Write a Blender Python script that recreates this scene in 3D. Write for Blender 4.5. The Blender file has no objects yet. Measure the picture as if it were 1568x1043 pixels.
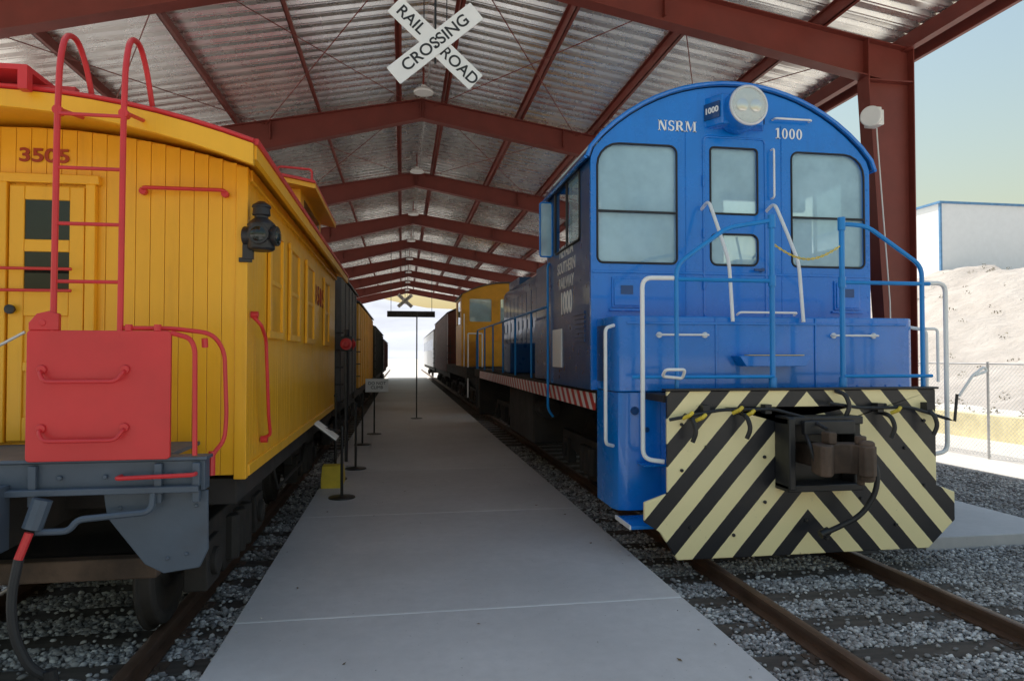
import bpy, bmesh, math, random
import numpy as np
from mathutils import Vector, Matrix
from mathutils import noise as mn
random.seed(4); np.random.seed(4)
S=bpy.context.scene
COL=S.collection
R=math.radians

# ------------------------------------------------------------------ materials
def nt(name):
    m=bpy.data.materials.new(name); m.use_nodes=True
    t=m.node_tree; b=t.nodes['Principled BSDF']
    return m,t,b
def N(t,ty,**k):
    n=t.nodes.new(ty)
    for a,v in k.items(): setattr(n,a,v)
    return n
def mathn(t,op,a,b=None,c=None):
    n=N(t,'ShaderNodeMath',operation=op)
    for i,v in enumerate((a,b,c)):
        if v is None: continue
        if isinstance(v,(int,float)): n.inputs[i].default_value=v
        else: t.links.new(v,n.inputs[i])
    return n.outputs[0]
def noise(t,scale,detail=6,rough=.6,stretch=None):
    tc=N(t,'ShaderNodeTexCoord'); n=N(t,'ShaderNodeTexNoise')
    n.inputs['Scale'].default_value=scale; n.inputs['Detail'].default_value=detail; n.inputs['Roughness'].default_value=rough
    if stretch:
        mp=N(t,'ShaderNodeMapping'); mp.inputs['Scale'].default_value=stretch
        t.links.new(tc.outputs['Object'],mp.inputs[0]); t.links.new(mp.outputs[0],n.inputs['Vector'])
    else: t.links.new(tc.outputs['Object'],n.inputs['Vector'])
    return n.outputs['Fac']
def ramp(t,fac,p0,p1,c0=(0,0,0,1),c1=(1,1,1,1)):
    r=N(t,'ShaderNodeValToRGB'); r.color_ramp.elements[0].position=p0; r.color_ramp.elements[1].position=p1
    r.color_ramp.elements[0].color=c0; r.color_ramp.elements[1].color=c1
    t.links.new(fac,r.inputs[0]); return r.outputs[0]
def mixc(t,fac,a,b,mode='MIX'):
    n=N(t,'ShaderNodeMix',data_type='RGBA',blend_type=mode)
    for i,v in ((0,fac),(6,a),(7,b)):
        if isinstance(v,(int,float)): n.inputs[i].default_value=v
        elif isinstance(v,tuple): n.inputs[i].default_value=(v+(1,))[:4]
        else: t.links.new(v,n.inputs[i])
    return n.outputs[2]
def bump(t,b,h,strength,dist=.01):
    n=N(t,'ShaderNodeBump'); n.inputs['Strength'].default_value=strength; n.inputs['Distance'].default_value=dist
    t.links.new(h,n.inputs['Height']); t.links.new(n.outputs[0],b.inputs['Normal'])
def pm(name,col,rough=.5,metal=0,var=.2,ns=2.5,bmp=0,bs=40,bd=.005,dirt=0,dcol=(.08,.05,.035),ds=1.5,coat=0,stretch=None,spec=.5,chips=0,ccol=(.05,.04,.04),streak=0):
    m,t,b=nt(name)
    c=mixc(t,ramp(t,noise(t,ns,stretch=stretch),.3,.7),tuple(x*(1-var) for x in col),tuple(min(1,x*(1+var)) for x in col))
    if dirt:
        d=ramp(t,noise(t,ds,10,.75,stretch=stretch),.62-.25*dirt,.75)
        d2=mathn(t,'MULTIPLY',d,min(1,.25+dirt*.6))
        c=mixc(t,d2,c,dcol)
    if streak:
        d=ramp(t,noise(t,9,8,.7,stretch=(1,1,.08)),.52,.8); c=mixc(t,mathn(t,'MULTIPLY',d,streak),c,dcol)
    if chips:
        d=ramp(t,noise(t,22,8,.75),.70,.715); c=mixc(t,mathn(t,'MULTIPLY',d,chips),c,ccol)
    t.links.new(c,b.inputs['Base Color'])
    rr=mathn(t,'MULTIPLY_ADD',noise(t,ns*2.3),.25,rough-.12); t.links.new(rr,b.inputs['Roughness'])
    b.inputs['Metallic'].default_value=metal; b.inputs['Coat Weight'].default_value=coat
    b.inputs['Coat Roughness'].default_value=.06; b.inputs['Specular IOR Level'].default_value=spec
    if bmp: bump(t,b,noise(t,bs,8,.65),bmp,bd)
    return m
M={}
M['yellow']=pm('caboose_yellow_paint',(.92,.455,.020),.34,var=.06,dirt=.14,dcol=(.55,.22,.02),bmp=.15,bs=30,stretch=(1.5,1.5,.5),streak=.35,chips=.25,ccol=(.4,.2,.06))
M['yellow_dk']=pm('yellow_loco_paint',(.76,.36,.02),.45,var=.12,dirt=.3,dcol=(.25,.12,.03))
M['red']=pm('red_paint',(.62,.032,.035),.42,var=.1,dirt=.12,dcol=(.3,.03,.03),bmp=.12,bs=18,chips=.3,ccol=(.2,.03,.03))
M['roofred']=pm('caboose_roof_red',(.40,.03,.025),.6,var=.15,dirt=.3)
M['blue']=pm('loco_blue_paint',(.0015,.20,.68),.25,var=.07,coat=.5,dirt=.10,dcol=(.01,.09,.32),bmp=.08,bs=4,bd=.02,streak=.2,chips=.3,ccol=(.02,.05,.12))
M['bluedk']=pm('loco_blue_shaded',(.005,.065,.21),.30,var=.12,coat=.3,dirt=.3,dcol=(.03,.03,.05))  # darker copy of the loco blue: the side's shade is put into the colour
M['bluerail']=pm('blue_handrail_paint',(.01,.24,.64),.35,var=.1)
M['white']=pm('white_paint',(.88,.88,.86),.4,var=.05,dirt=.12,dcol=(.5,.45,.38))
M['black']=pm('black_paint',(.02,.02,.022),.45,var=.3)
M['rubber']=pm('black_rubber',(.018,.018,.02),.6,var=.3)
M['under']=pm('underframe_grime',(.026,.023,.021),.75,var=.4,dirt=.5,dcol=(.07,.045,.032),bmp=.3)
M['grey']=pm('underframe_grey_paint',(.07,.095,.13),.5,var=.15,dirt=.35,dcol=(.06,.045,.035),bmp=.15,chips=.4)
M['rust']=pm('rusty_iron',(.10,.065,.045),.75,var=.45,dirt=.6,dcol=(.03,.022,.018),ds=6,bmp=.5,bs=60)
M['rail']=pm('rail_steel',(.14,.08,.052),.5,metal=.35,var=.3,dirt=.4,dcol=(.07,.035,.02),bmp=.3)
M['tie']=pm('timber_tie',(.085,.068,.055),.9,var=.35,ns=5,bmp=.7,bs=20,stretch=(.3,3,3),dirt=.3,dcol=(.15,.13,.11))
M['steel']=pm('red_oxide_steel',(.195,.038,.026),.5,var=.12,dirt=.15,dcol=(.13,.035,.025))
M['galv']=pm('galvanised_roof_sheet',(.92,.91,.88),.27,metal=.75,var=.07,ns=1.2,stretch=(1,.25,1),dirt=.15,dcol=(.55,.50,.45))
M['chrome']=pm('lamp_reflector',(.9,.9,.88),.15,metal=1,var=.05)
M['chainy']=pm('yellow_chain',(.75,.55,.05),.5)
M['greycar']=pm('grey_car_paint',(.075,.075,.08),.55,dirt=.3)
M['brown']=pm('boxcar_brown_paint',(.13,.035,.028),.5,dirt=.3)
M['silver']=pm('coach_silver_paint',(.66,.67,.69),.35,metal=.3,var=.1)
M['darkcar']=pm('dark_car_paint',(.03,.035,.03),.6)
M['letter']=pm('letter_red',(.36,.04,.01),.5)
M['board']=pm('sign_white',(.86,.86,.84),.35,var=.06,chips=.2,ccol=(.4,.36,.3))
M['blackmet']=pm('stand_black',(.015,.015,.016),.4)
def concrete(name,col):
    m,t,b=nt(name)
    a=ramp(t,noise(t,.7,8,.6),.3,.7); c=mixc(t,a,tuple(x*.84 for x in col),tuple(x*1.08 for x in col))
    f=ramp(t,noise(t,9,10,.7),.35,.7); c=mixc(t,f,c,mixc(t,.5,c,tuple(x*.76 for x in col)))
    s=ramp(t,noise(t,2.2,12,.8),.64,.72); c=mixc(t,mathn(t,'MULTIPLY',s,.4),c,(.20,.17,.15))
    sp=ramp(t,noise(t,38,3,.5),.70,.73); c=mixc(t,mathn(t,'MULTIPLY',sp,.45),c,(.12,.11,.10))
    t.links.new(c,b.inputs['Base Color']); b.inputs['Roughness'].default_value=.62
    bump(t,b,noise(t,130,6,.7),.25,.003); return m
M['conc']=concrete('walkway_concrete',(.57,.55,.54))
M['joint']=pm('joint_sealant',(.78,.77,.75),.8)
M['sand']=pm('desert_sand',(.64,.59,.53),.9,var=.15,ns=.15,dirt=.5,dcol=(.45,.40,.35),ds=.3,bmp=.5,bs=3,bd=.05)
M['hill']=pm('hill_soil',(.50,.45,.40),.95,var=.16,ns=.4,dirt=.8,dcol=(.36,.31,.27),ds=.5,bmp=.8,bs=1.6,bd=.3)
M['mtn']=pm('hazy_distant_rock',(.46,.47,.52),.95,var=.15,ns=.01,dirt=.4,dcol=(.36,.37,.42),ds=.02)  # bluish pale tone paints distance haze into the rock colour
M['bldg']=pm('white_metal_siding',(.90,.91,.92),.5,var=.03)
M['btrim']=pm('blue_building_trim',(.12,.28,.5),.5)
M['curb']=pm('yellow_barrier',(.78,.70,.42),.7)
M['galvwire']=pm('fence_wire',(.55,.55,.55),.5,metal=.5)
M['weed']=pm('dry_scrub',(.24,.215,.15),.9,var=.4)
M['leaf']=pm('dry_leaf',(.16,.10,.05),.9,var=.5)
def ballastmat():
    m,t,b=nt('ballast_gravel')
    tc=N(t,'ShaderNodeTexCoord'); v=N(t,'ShaderNodeTexVoronoi'); v.inputs['Scale'].default_value=30
    t.links.new(tc.outputs['Object'],v.inputs['Vector'])
    c=ramp(t,v.outputs['Color'],.1,.9,(.16,.155,.15,1),(.50,.48,.46,1))
    d=ramp(t,noise(t,.9,8),.45,.7); c=mixc(t,mathn(t,'MULTIPLY',d,.5),c,(.18,.15,.13))
    t.links.new(c,b.inputs['Base Color']); b.inputs['Roughness'].default_value=.9
    h=mathn(t,'SUBTRACT',1.0,v.outputs['Distance']); bump(t,b,h,1.0,.03); return m
M['ballast']=ballastmat()
def stonemat():
    m,t,b=nt('gravel_stone')
    g=N(t,'ShaderNodeNewGeometry')
    r=N(t,'ShaderNodeValToRGB'); e=r.color_ramp.elements
    e[0].position=0; e[0].color=(.17,.16,.155,1); e[1].position=1; e[1].color=(.76,.73,.69,1)
    x=e.new(.6); x.color=(.43,.41,.395,1)
    t.links.new(g.outputs['Random Per Island'],r.inputs[0])
    d=ramp(t,noise(t,1.1,8),.47,.66); c=mixc(t,mathn(t,'MULTIPLY',d,.62),r.outputs[0],(.15,.12,.10))
    t.links.new(c,b.inputs['Base Color']); b.inputs['Roughness'].default_value=.85
    return m
M['stone']=stonemat()
def glassmat(name,fac,tint,base,rough=.04,coat=1,spec=1.0):
    m,t,b=nt(name)
    b.inputs['Base Color'].default_value=base+(1,); b.inputs['Roughness'].default_value=rough
    b.inputs['Specular IOR Level'].default_value=spec; b.inputs['Coat Weight'].default_value=coat; b.inputs['Coat Roughness'].default_value=.02
    tr=N(t,'ShaderNodeBsdfTransparent'); tr.inputs[0].default_value=tint+(1,)
    mx=N(t,'ShaderNodeMixShader')
    f=mathn(t,'MULTIPLY_ADD',ramp(t,noise(t,1.6,5),.3,.7),.24,fac-.12); t.links.new(f,mx.inputs[0])
    t.links.new(tr.outputs[0],mx.inputs[1]); t.links.new(b.outputs[0],mx.inputs[2])
    t.links.new(mx.outputs[0],t.nodes['Material Output'].inputs[0]); return m
M['glass']=glassmat('cab_window_glass',.46,(.90,.98,1),(.60,.86,.98))
M['glassdk']=glassmat('dark_window_glass',.96,(.6,.7,.7),(.012,.018,.014),coat=0,spec=.6)
M['lens']=glassmat('headlight_lens',.3,(.97,.97,.95),(.8,.8,.78))
def stripes(name,ca,cb,cx,slope,per,duty,chev,axis='X',dirt=.2):
    m,t,b=nt(name); g=N(t,'ShaderNodeTexCoord'); s=N(t,'ShaderNodeSeparateXYZ'); t.links.new(g.outputs['Object'],s.inputs[0])
    a=s.outputs[axis]; z=s.outputs['Z']
    x=mathn(t,'SUBTRACT',a,cx)
    if chev: x=mathn(t,'ABSOLUTE',x)
    u=mathn(t,'ADD',x,mathn(t,'DIVIDE',z,slope))
    wob=mathn(t,'MULTIPLY',mathn(t,'SUBTRACT',noise(t,14,3),.5),.008)
    u=mathn(t,'ADD',u,wob)
    fr=mathn(t,'FRACT',mathn(t,'DIVIDE',mathn(t,'ADD',u,10*per),per))
    k=mathn(t,'LESS_THAN',fr,duty)
    c=mixc(t,k,cb,ca)
    d=ramp(t,noise(t,5,12,.8),.60,.70); c=mixc(t,mathn(t,'MULTIPLY',d,dirt*2),c,(.10,.07,.05))
    ch=ramp(t,noise(t,17,8,.75),.67,.69); c=mixc(t,mathn(t,'MULTIPLY',ch,.7),c,(.06,.04,.03))
    d=ramp(t,noise(t,1.2,8,.7),.45,.85); c=mixc(t,mathn(t,'MULTIPLY',d,.15),c,mixc(t,.6,c,(.2,.15,.1)))
    t.links.new(c,b.inputs['Base Color']); b.inputs['Roughness'].default_value=.36
    bump(t,b,noise(t,6,6),.15,.01); return m
M['haz']=stripes('hazard_stripes',(.98,.84,.46),(.014,.016,.022),3.62,1.12,.375,.52,True,dirt=.13)
M['haz2']=stripes('sill_stripes',(.8,.78,.76),(.6,.05,.04),0,-1.0,.26,.5,False,'Y')

# ------------------------------------------------------------------ mesh helpers
def empty(name):
    e=bpy.data.objects.new(name,None); COL.objects.link(e); e.empty_display_size=.2; return e
def addobj(name,me,parent,mat,bevel=0,smooth=35,recalc=True):
    if recalc:
        bm=bmesh.new(); bm.from_mesh(me); bmesh.ops.recalc_face_normals(bm,faces=bm.faces[:]); bm.to_mesh(me); bm.free()
    if smooth:
        me.polygons.foreach_set('use_smooth',[True]*len(me.polygons)); me.set_sharp_from_angle(angle=R(smooth))
    me.materials.clear(); me.materials.append(M[mat] if isinstance(mat,str) else mat)
    o=bpy.data.objects.new(name,me); COL.objects.link(o)
    if parent: o.parent=parent
    if bevel:
        md=o.modifiers.new('bevel','BEVEL'); md.width=bevel; md.segments=2; md.limit_method='ANGLE'; md.angle_limit=R(40)
    return o
def roundpath(pts,rad,closed=False,n=5):
    P=[Vector(p) for p in pts]; out=[]; L=len(P)
    for i,p in enumerate(P):
        if not closed and i in (0,L-1): out.append(p); continue
        a=P[i-1]; b=P[(i+1)%L]
        d1=a-p; d2=b-p
        r=min(rad,d1.length*.49,d2.length*.49)
        if d1.normalized().dot(d2.normalized())<-.9995: out.append(p); continue
        q1=p+d1.normalized()*r; q2=p+d2.normalized()*r
        for k in range(n+1):
            s=k/n; out.append(q1*(1-s)**2+p*2*s*(1-s)+q2*s*s)
    return out
class MB:
    def __init__(s,parent,name,mat): s.p=parent; s.n=name; s.m=mat; s.v=[]; s.f=[]
    def _add(s,v,f):
        o=len(s.v); s.v+= [tuple(x) for x in v]; s.f+=[tuple(i+o for i in q) for q in f]; return s
    def box(s,x0,x1,y0,y1,z0,z1):
        v=[(x,y,z) for x in (x0,x1) for y in (y0,y1) for z in (z0,z1)]
        return s._add(v,[(0,1,3,2),(4,6,7,5),(0,4,5,1),(2,3,7,6),(0,2,6,4),(1,5,7,3)])
    def obox(s,c,size,mat):
        v=[mat@Vector(((i-.5)*size[0],(j-.5)*size[1],(k-.5)*size[2]))+Vector(c) for i in (0,1) for j in (0,1) for k in (0,1)]
        return s._add(v,[(0,1,3,2),(4,6,7,5),(0,4,5,1),(2,3,7,6),(0,2,6,4),(1,5,7,3)])
    def prism(s,pts,axis,c0,c1):
        def mp(a,b,c): return {'X':(c,a,b),'Y':(a,c,b),'Z':(a,b,c)}[axis]
        n=len(pts); v=[mp(a,b,c0) for a,b in pts]+[mp(a,b,c1) for a,b in pts]
        f=[tuple(range(n)),tuple(range(2*n-1,n-1,-1))]+[(i,(i+1)%n,(i+1)%n+n,i+n) for i in range(n)]
        return s._add(v,f)
    def tube(s,pts,r,n=8,closed=False,rad=0):
        P=roundpath(pts,rad,closed) if rad else [Vector(p) for p in pts]
        Q=[P[0]]
        for p in P[1:]:
            if (p-Q[-1]).length>1e-5: Q.append(p)
        P=Q; L=len(P); rings=[]; up=None
        for i in range(L):
            if closed: d=(P[(i+1)%L]-P[i-1])
            else: d=(P[min(i+1,L-1)]-P[max(i-1,0)])
            d.normalize()
            if up is None:
                up=Vector((0,0,1)) if abs(d.z)<.9 else Vector((1,0,0))
            up=(up-d*up.dot(d)); up.normalize(); sd=d.cross(up)
            rings.append([P[i]+up*(r*math.cos(2*math.pi*k/n))+sd*(r*math.sin(2*math.pi*k/n)) for k in range(n)])
        v=[q for rg in rings for q in rg]; f=[]
        for i in range(L if closed else L-1):
            j=(i+1)%L
            for k in range(n): f.append((i*n+k,i*n+(k+1)%n,j*n+(k+1)%n,j*n+k))
        if not closed: f.append(tuple(range(n))); f.append(tuple((L-1)*n+k for k in range(n)))
        return s._add(v,f)
    def cyl(s,p0,p1,r,r1=None,n=24):
        return s.lathe(p0,p1,[(0,r),(1,r if r1 is None else r1)],n)
    def lathe(s,p0,p1,prof,n=24):
        p0=Vector(p0);p1=Vector(p1); D=p1-p0; d=D.normalized()
        up=Vector((0,0,1)) if abs(d.z)<.9 else Vector((1,0,0)); up=(up-d*up.dot(d)).normalized(); sd=d.cross(up)
        v=[];f=[];L=len(prof)
        for t_,r in prof:
            for k in range(n):
                a=2*math.pi*k/n; v.append(p0+D*t_+up*(r*math.cos(a))+sd*(r*math.sin(a)))
        for i in range(L-1):
            for k in range(n): f.append((i*n+k,i*n+(k+1)%n,(i+1)*n+(k+1)%n,(i+1)*n+k))
        f.append(tuple(range(n))); f.append(tuple((L-1)*n+k for k in range(n)))
        return s._add(v,f)
    def done(s,bevel=0,smooth=35):
        me=bpy.data.meshes.new(s.n); me.from_pydata(s.v,[],s.f); me.update()
        return addobj(s.n,me,s.p,s.m,bevel,smooth)
def frm(c):
    o=bpy.data.objects.new('tmp',c); COL.objects.link(o)
    dg=bpy.context.evaluated_depsgraph_get(); dg.update()
    me=bpy.data.meshes.new_from_object(o.evaluated_get(dg)); bpy.data.objects.remove(o); return me
def plate(parent,name,outer,holes,axis,c,th,mat,bevel=0):
    cu=bpy.data.curves.new(name,'CURVE'); cu.dimensions='2D'; cu.fill_mode='BOTH'; cu.extrude=th/2
    for pl in [outer]+holes:
        sp=cu.splines.new('POLY'); sp.points.add(len(pl)-1); sp.use_cyclic_u=True
        for i,(a,b) in enumerate(pl): sp.points[i].co=(a,b,0,1)
    me=frm(cu)
    for v in me.vertices:
        a,b,z=v.co
        v.co=(a,c+z,b) if axis=='Y' else ((c+z,a,b) if axis=='X' else (a,b,c+z))
    bm=bmesh.new(); bm.from_mesh(me); bmesh.ops.remove_doubles(bm,verts=bm.verts[:],dist=1e-5); bm.to_mesh(me); bm.free()
    return addobj(name,me,parent,mat,bevel,30)
def text(parent,name,body,size,loc,rot,mat,ext=.003,off=0,mtx=None,sx=1):
    cu=bpy.data.curves.new(name,'FONT'); cu.body=body; cu.size=size; cu.extrude=ext; cu.offset=off
    cu.align_x='CENTER'; cu.align_y='CENTER'; me=frm(cu)
    mt=mtx if mtx is not None else Matrix.Translation(loc)@(Matrix.Rotation(R(rot[2]),4,'Z')@Matrix.Rotation(R(rot[0]),4,'X'))
    me.transform(mt@Matrix.Diagonal((sx,1,1,1))); return addobj(name,me,parent,mat,0,0)
def rrect(x0,z0,x1,z1,r=.06,n=5,radii=None):
    rr=radii or (r,r,r,r); out=[]
    for (cx,cz,a0),q in zip(((x0,z0,180),(x1,z0,270),(x1,z1,0),(x0,z1,90)),rr):
        sx=1 if cx==x0 else -1; sz=1 if cz==z0 else -1
        for k in range(n+1):
            a=R(a0+90*k/n); out.append((cx+sx*q+q*math.cos(a),cz+sz*q+q*math.sin(a)))
    return out

# ------------------------------------------------------------------ ground & setting
e=MB(None,'ground','sand'); e.box(-2500,2500,-600,2500,-1.0,-.26); g=e.done(smooth=0)
e=MB(None,'ballast_bed','ballast'); e.box(-9.5,10.2,-2,62,-.5,-.24); e.done(smooth=0)
wk=empty('concrete_walkway'); e=MB(wk,'slabs','conc'); j=MB(wk,'joints','joint')
y=1.83-3.05*2
while y<60:
    e.box(-1.11,2.08,y+.007,y+3.043,-.33,0); y+=3.05; j.box(-1.10,2.07,y-.0065,y+.0065,-.1,-.002)
e.done(bevel=.008); j.done()
e=MB(None,'side_walkway','conc'); e.box(5.42,7.22,6.4,60,-.4,-.10); e.done(bevel=.01)
def track(cx):
    t=empty('railway_track'); e=MB(t,'rails','rail')
    for sx in (-.755,.755):
        x=cx+sx
        pr=[(x-.07,-.225),(x+.07,-.225),(x+.07,-.21),(x+.012,-.195),(x+.012,-.14),(x+.036,-.13),(x+.036,-.105),(x+.028,-.1),(x-.028,-.1),(x-.036,-.105),(x-.036,-.13),(x-.012,-.14),(x-.012,-.195),(x-.07,-.21)]
        e.prism(pr,'Y',-3,100)
    e.done(smooth=50)
    e=MB(t,'ties','tie'); p=MB(t,'tie_plates','rust'); y=-2.5
    while y<62:
        a=random.uniform(-.02,.02); e.box(cx-1.3+a,cx+1.3+a,y-.11,y+.11,-.4,-.222+random.uniform(-.004,.002))
        for sx in (-.755,.755):
            p.box(cx+sx-.15,cx+sx+.15,y-.08,y+.08,-.24,-.2175)
            for q in (-.1,.1): p.box(cx+sx+q-.012,cx+sx+q+.012,y-.05,y-.026,-.23,-.195)
        y+=.56
    e.done(bevel=.008); p.done()
track(3.58); track(-2.4)
def stones(name,regions):
    ph=(1+5**.5)/2
    T=np.array([(-1,ph,0),(1,ph,0),(-1,-ph,0),(1,-ph,0),(0,-1,ph),(0,1,ph),(0,-1,-ph),(0,1,-ph),(ph,0,-1),(ph,0,1),(-ph,0,-1),(-ph,0,1)])/1.9
    F=np.array([(0,11,5),(0,5,1),(0,1,7),(0,7,10),(0,10,11),(1,5,9),(5,11,4),(11,10,2),(10,7,6),(7,1,8),(3,9,4),(3,4,2),(3,2,6),(3,6,8),(3,8,9),(4,9,5),(2,4,11),(6,2,10),(8,6,7),(9,8,1)])
    VV=[]
    for x0,x1,y0,y1,dens,smin,smax,tcx,zb in regions:
        n=int((x1-x0)*(y1-y0)*dens)
        px=np.random.uniform(x0,x1,n); py=np.random.uniform(y0,y1,n)
        if tcx is not None:
            ph_=((py+2.5)%.56); on=((ph_<.11)|(ph_>.45))&(np.abs(px-tcx)<1.3); keep=(~on)|(np.random.rand(n)<.08)
            for sx in (-.755,.755): keep&=np.abs(px-tcx-sx)>.085
            px=px[keep];py=py[keep]; on=on[keep]
        else: on=np.zeros(n,bool)
        n=len(px); r=np.random.uniform(smin,smax,n)*(.6+.4*np.random.rand(n))
        pz=zb+r*.35+(np.random.uniform(0,.016,n) if zb<0 else 0)+on*.014
        V=T[None]*r[:,None,None]*np.random.uniform(.7,1.2,(n,12,1))
        V=V*np.stack([np.random.uniform(.7,1.3,n),np.random.uniform(.7,1.3,n),np.random.uniform(.5,.9,n)],1)[:,None,:]
        a=np.random.uniform(0,6.28,n); ca=np.cos(a)[:,None];sa=np.sin(a)[:,None]
        X=V[:,:,0]*ca-V[:,:,1]*sa; Y=V[:,:,0]*sa+V[:,:,1]*ca
        VV.append(np.stack([X+px[:,None],Y+py[:,None],V[:,:,2]+pz[:,None]],2))
    V=np.concatenate(VV); n=len(V); Fa=(F[None]+12*np.arange(n)[:,None,None]).reshape(-1)
    me=bpy.data.meshes.new(name); me.vertices.add(n*12); me.vertices.foreach_set('co',V.reshape(-1))
    me.loops.add(len(Fa)); me.loops.foreach_set('vertex_index',Fa.astype(np.int32))
    nf=n*20; me.polygons.add(nf); me.polygons.foreach_set('loop_start',np.arange(nf,dtype=np.int32)*3)
    me.update(calc_edges=True)
    return addobj(name,me,None,'stone',0,0,recalc=False)
stones('gravel',[(2.1,5.4,2.5,8.2,1700,.012,.027,3.58,-.238),(5.4,7.3,3.8,6.38,1400,.012,.027,None,-.238),(7.25,9.9,6,13,400,.016,.03,None,-.238),
                 (-3.9,-1.13,2.6,8.5,1300,.015,.032,-2.4,-.238),(2.1,2.8,8.2,15,700,.016,.03,None,-.238),(-1.9,-1.13,8.5,15,600,.016,.03,None,-.238),
                 (-1.08,-.9,3,12,9,.005,.012,None,.0),(1.85,2.05,3,12,9,.005,.012,None,.0),(-1.0,2.0,3,16,1.2,.003,.008,None,.0)])
e=MB(None,'fallen_leaves','leaf')
for k in range(45):
    x=random.choice((random.uniform(-1.05,-.6),random.uniform(1.6,2.05),random.uniform(-1,2))); y=random.uniform(3.2,18); a=random.uniform(0,6.28); s=random.uniform(.010,.022)
    q=[(x+s*math.cos(a+b)*c,y+s*math.sin(a+b)*c,.003+random.uniform(0,.01)) for b,c in ((0,1.3),(1.4,.6),(3.1,1.2),(4.6,.6))]
    e._add(q,[(0,1,2,3)])
e.done(smooth=0)

# ------------------------------------------------------------------ shed
shed=empty('open_train_shed')
RX=.42; SL=.20; SR=.158; YF=5.6
def zt(x): return 7.46-(SL*(RX-x) if x<RX else SR*(x-RX))
XL,XR=-6.9,7.45
def roofsheet():
    prof=[(0,0),(.085,0),(.12,.055),(.185,.055),(.22,0),(.245,.0),(.255,.014),(.27,.014),(.28,0)]
    ys=[];y=YF-.1
    while y<59.5:
        for a,b in prof: ys.append((y+a,b))
        y+=.305
    xs=[XL-.35,-3.2,RX,3.9,XR+.35]; v=[];f=[]
    for yy,h in ys:
        for x in xs: v.append((x,yy,zt(x)+.215+h))
    n=len(xs)
    for i in range(len(ys)-1):
        for k in range(n-1): f.append((i*n+k,i*n+k+1,(i+1)*n+k+1,(i+1)*n+k))
    me=bpy.data.meshes.new('roof_sheet'); me.from_pydata(v,[],f); o=addobj('roof_sheet',me,shed,'galv',0,0)
    md=o.modifiers.new('s','SOLIDIFY'); md.thickness=.004
roofsheet()
FY=[9.05+6.08*i for i in range(9)]
fr=MB(shed,'rafters','steel'); cl=MB(shed,'columns','steel')
for y in FY:
    for side in (-1,1):
        xe=XL if side<0 else XR
        d0=.42; d1=.80 if side<0 else .55
        xi=xe-side*.5
        zb0=zt(RX)-d0; zb1=zt(xi)-d1
        fr.prism([(RX,zt(RX)-.012),(xe,zt(xe)-.012),(xe,zt(xe)-d1),(xi,zb1),(RX,zb0)],'Y',y-.008,y+.008)
        fr.prism([(RX,zt(RX)),(xe,zt(xe)),(xe,zt(xe)-.016),(RX,zt(RX)-.016)],'Y',y-.11,y+.11)
        fr.prism([(RX,zb0),(xi,zb1),(xi,zb1-.016),(RX,zb0-.016)],'Y',y-.11,y+.11)
        for xs in (RX+side*.02,RX+side*3.2): fr.box(xs-.01,xs+.01,y-.1,y+.1,zt(xs)-.4,zt(xs)-.02)
        xt=xe-side*.72; xb=xe-side*.36
        cl.prism([(xe,-.1),(xb,-.1),(xt,zb1-.02),(xt,zt(xt)-.03),(xe,zt(xe)-.03)],'Y',y-.012,y+.012)
        cl.prism([(xe,-.1),(xe+side*.016,-.1),(xe+side*.016,zt(xe)),(xe,zt(xe))],'Y',y-.13,y+.13)
        cl.prism([(xb,-.1),(xb-side*.016,-.1),(xt-side*.016,zb1-.02),(xt,zb1-.02)],'Y',y-.13,y+.13)
        cl.box(xt-.008,xt+.008,y-.125,y+.125,zb1-.02,zt(xt)-.02)
        cl.box(min(xe,xt),max(xe,xt),y-.12,y+.12,zb1-.04,zb1-.022)
        cl.box(min(xe+side*.1,xb-side*.1),max(xe+side*.1,xb-side*.1),y-.2,y+.2,-.12,-.08)
fr.done(); cl.done()
bo=MB(shed,'splice_bolts','steel')
for y in FY[:4]:
    for sg in (-1,1):
        for k in range(5):
            x=RX+sg*.07; bo.cyl((x,y-.03,zt(RX)-.06-k*.075),(x,y-.008,zt(RX)-.06-k*.075),.014,n=6)
bo.done()
pu=MB(shed,'purlins','steel')
for k in (-1,1):
    for o_ in (.5,2.2,3.9,5.6,7.0):
        x=RX+k*o_
        if x<XL or x>XR: continue
        z=zt(x)
        pu.box(x-.008,x+.008,YF,58.2,z+.003,z+.205); pu.box(x-.008,x+.06,YF,58.2,z+.003,z+.015); pu.box(x-.06,x-.0085,YF,58.2,z+.19,z+.205)
for xe in (XL,XR):
    z=zt(xe); sx=1 if xe>0 else -1
    pu.box(min(xe-.1*sx,xe+.02*sx),max(xe-.1*sx,xe+.02*sx),YF,58.2,z-.02,z+.20)
    pu.box(min(xe+.3*sx,xe+.36*sx),max(xe+.3*sx,xe+.36*sx),YF-.1,58.4,z-.02,z+.16)
for sg in (-1,1):
    xe=XL if sg<0 else XR
    pu.prism([(RX,zt(RX)+.2),(xe,zt(xe)+.2),(xe,zt(xe)-.02),(RX,zt(RX)-.02)],'Y',YF-.03,YF-.002)
pu.done()
br=MB(shed,'bracing_rods','steel')
for i in (0,1,4,7):
    for xa,xb in ((-6.2,-2.9),(-2.9,.2),(.7,3.9),(3.9,7.0)):
        y0,y1=FY[i],FY[min(i+1,8)]
        br.tube([(xa,y0,zt(xa)-.05),(xb,y1,zt(xb)-.05)],.009,5); br.tube([(xb,y0,zt(xb)-.07),(xa,y1,zt(xa)-.07)],.009,5)
br.done()
e=MB(shed,'ridge_conduit','galvwire'); e.tube([(RX+.1,YF,7.50),(RX+.1,58,7.50)],.013,6); e.done()
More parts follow.
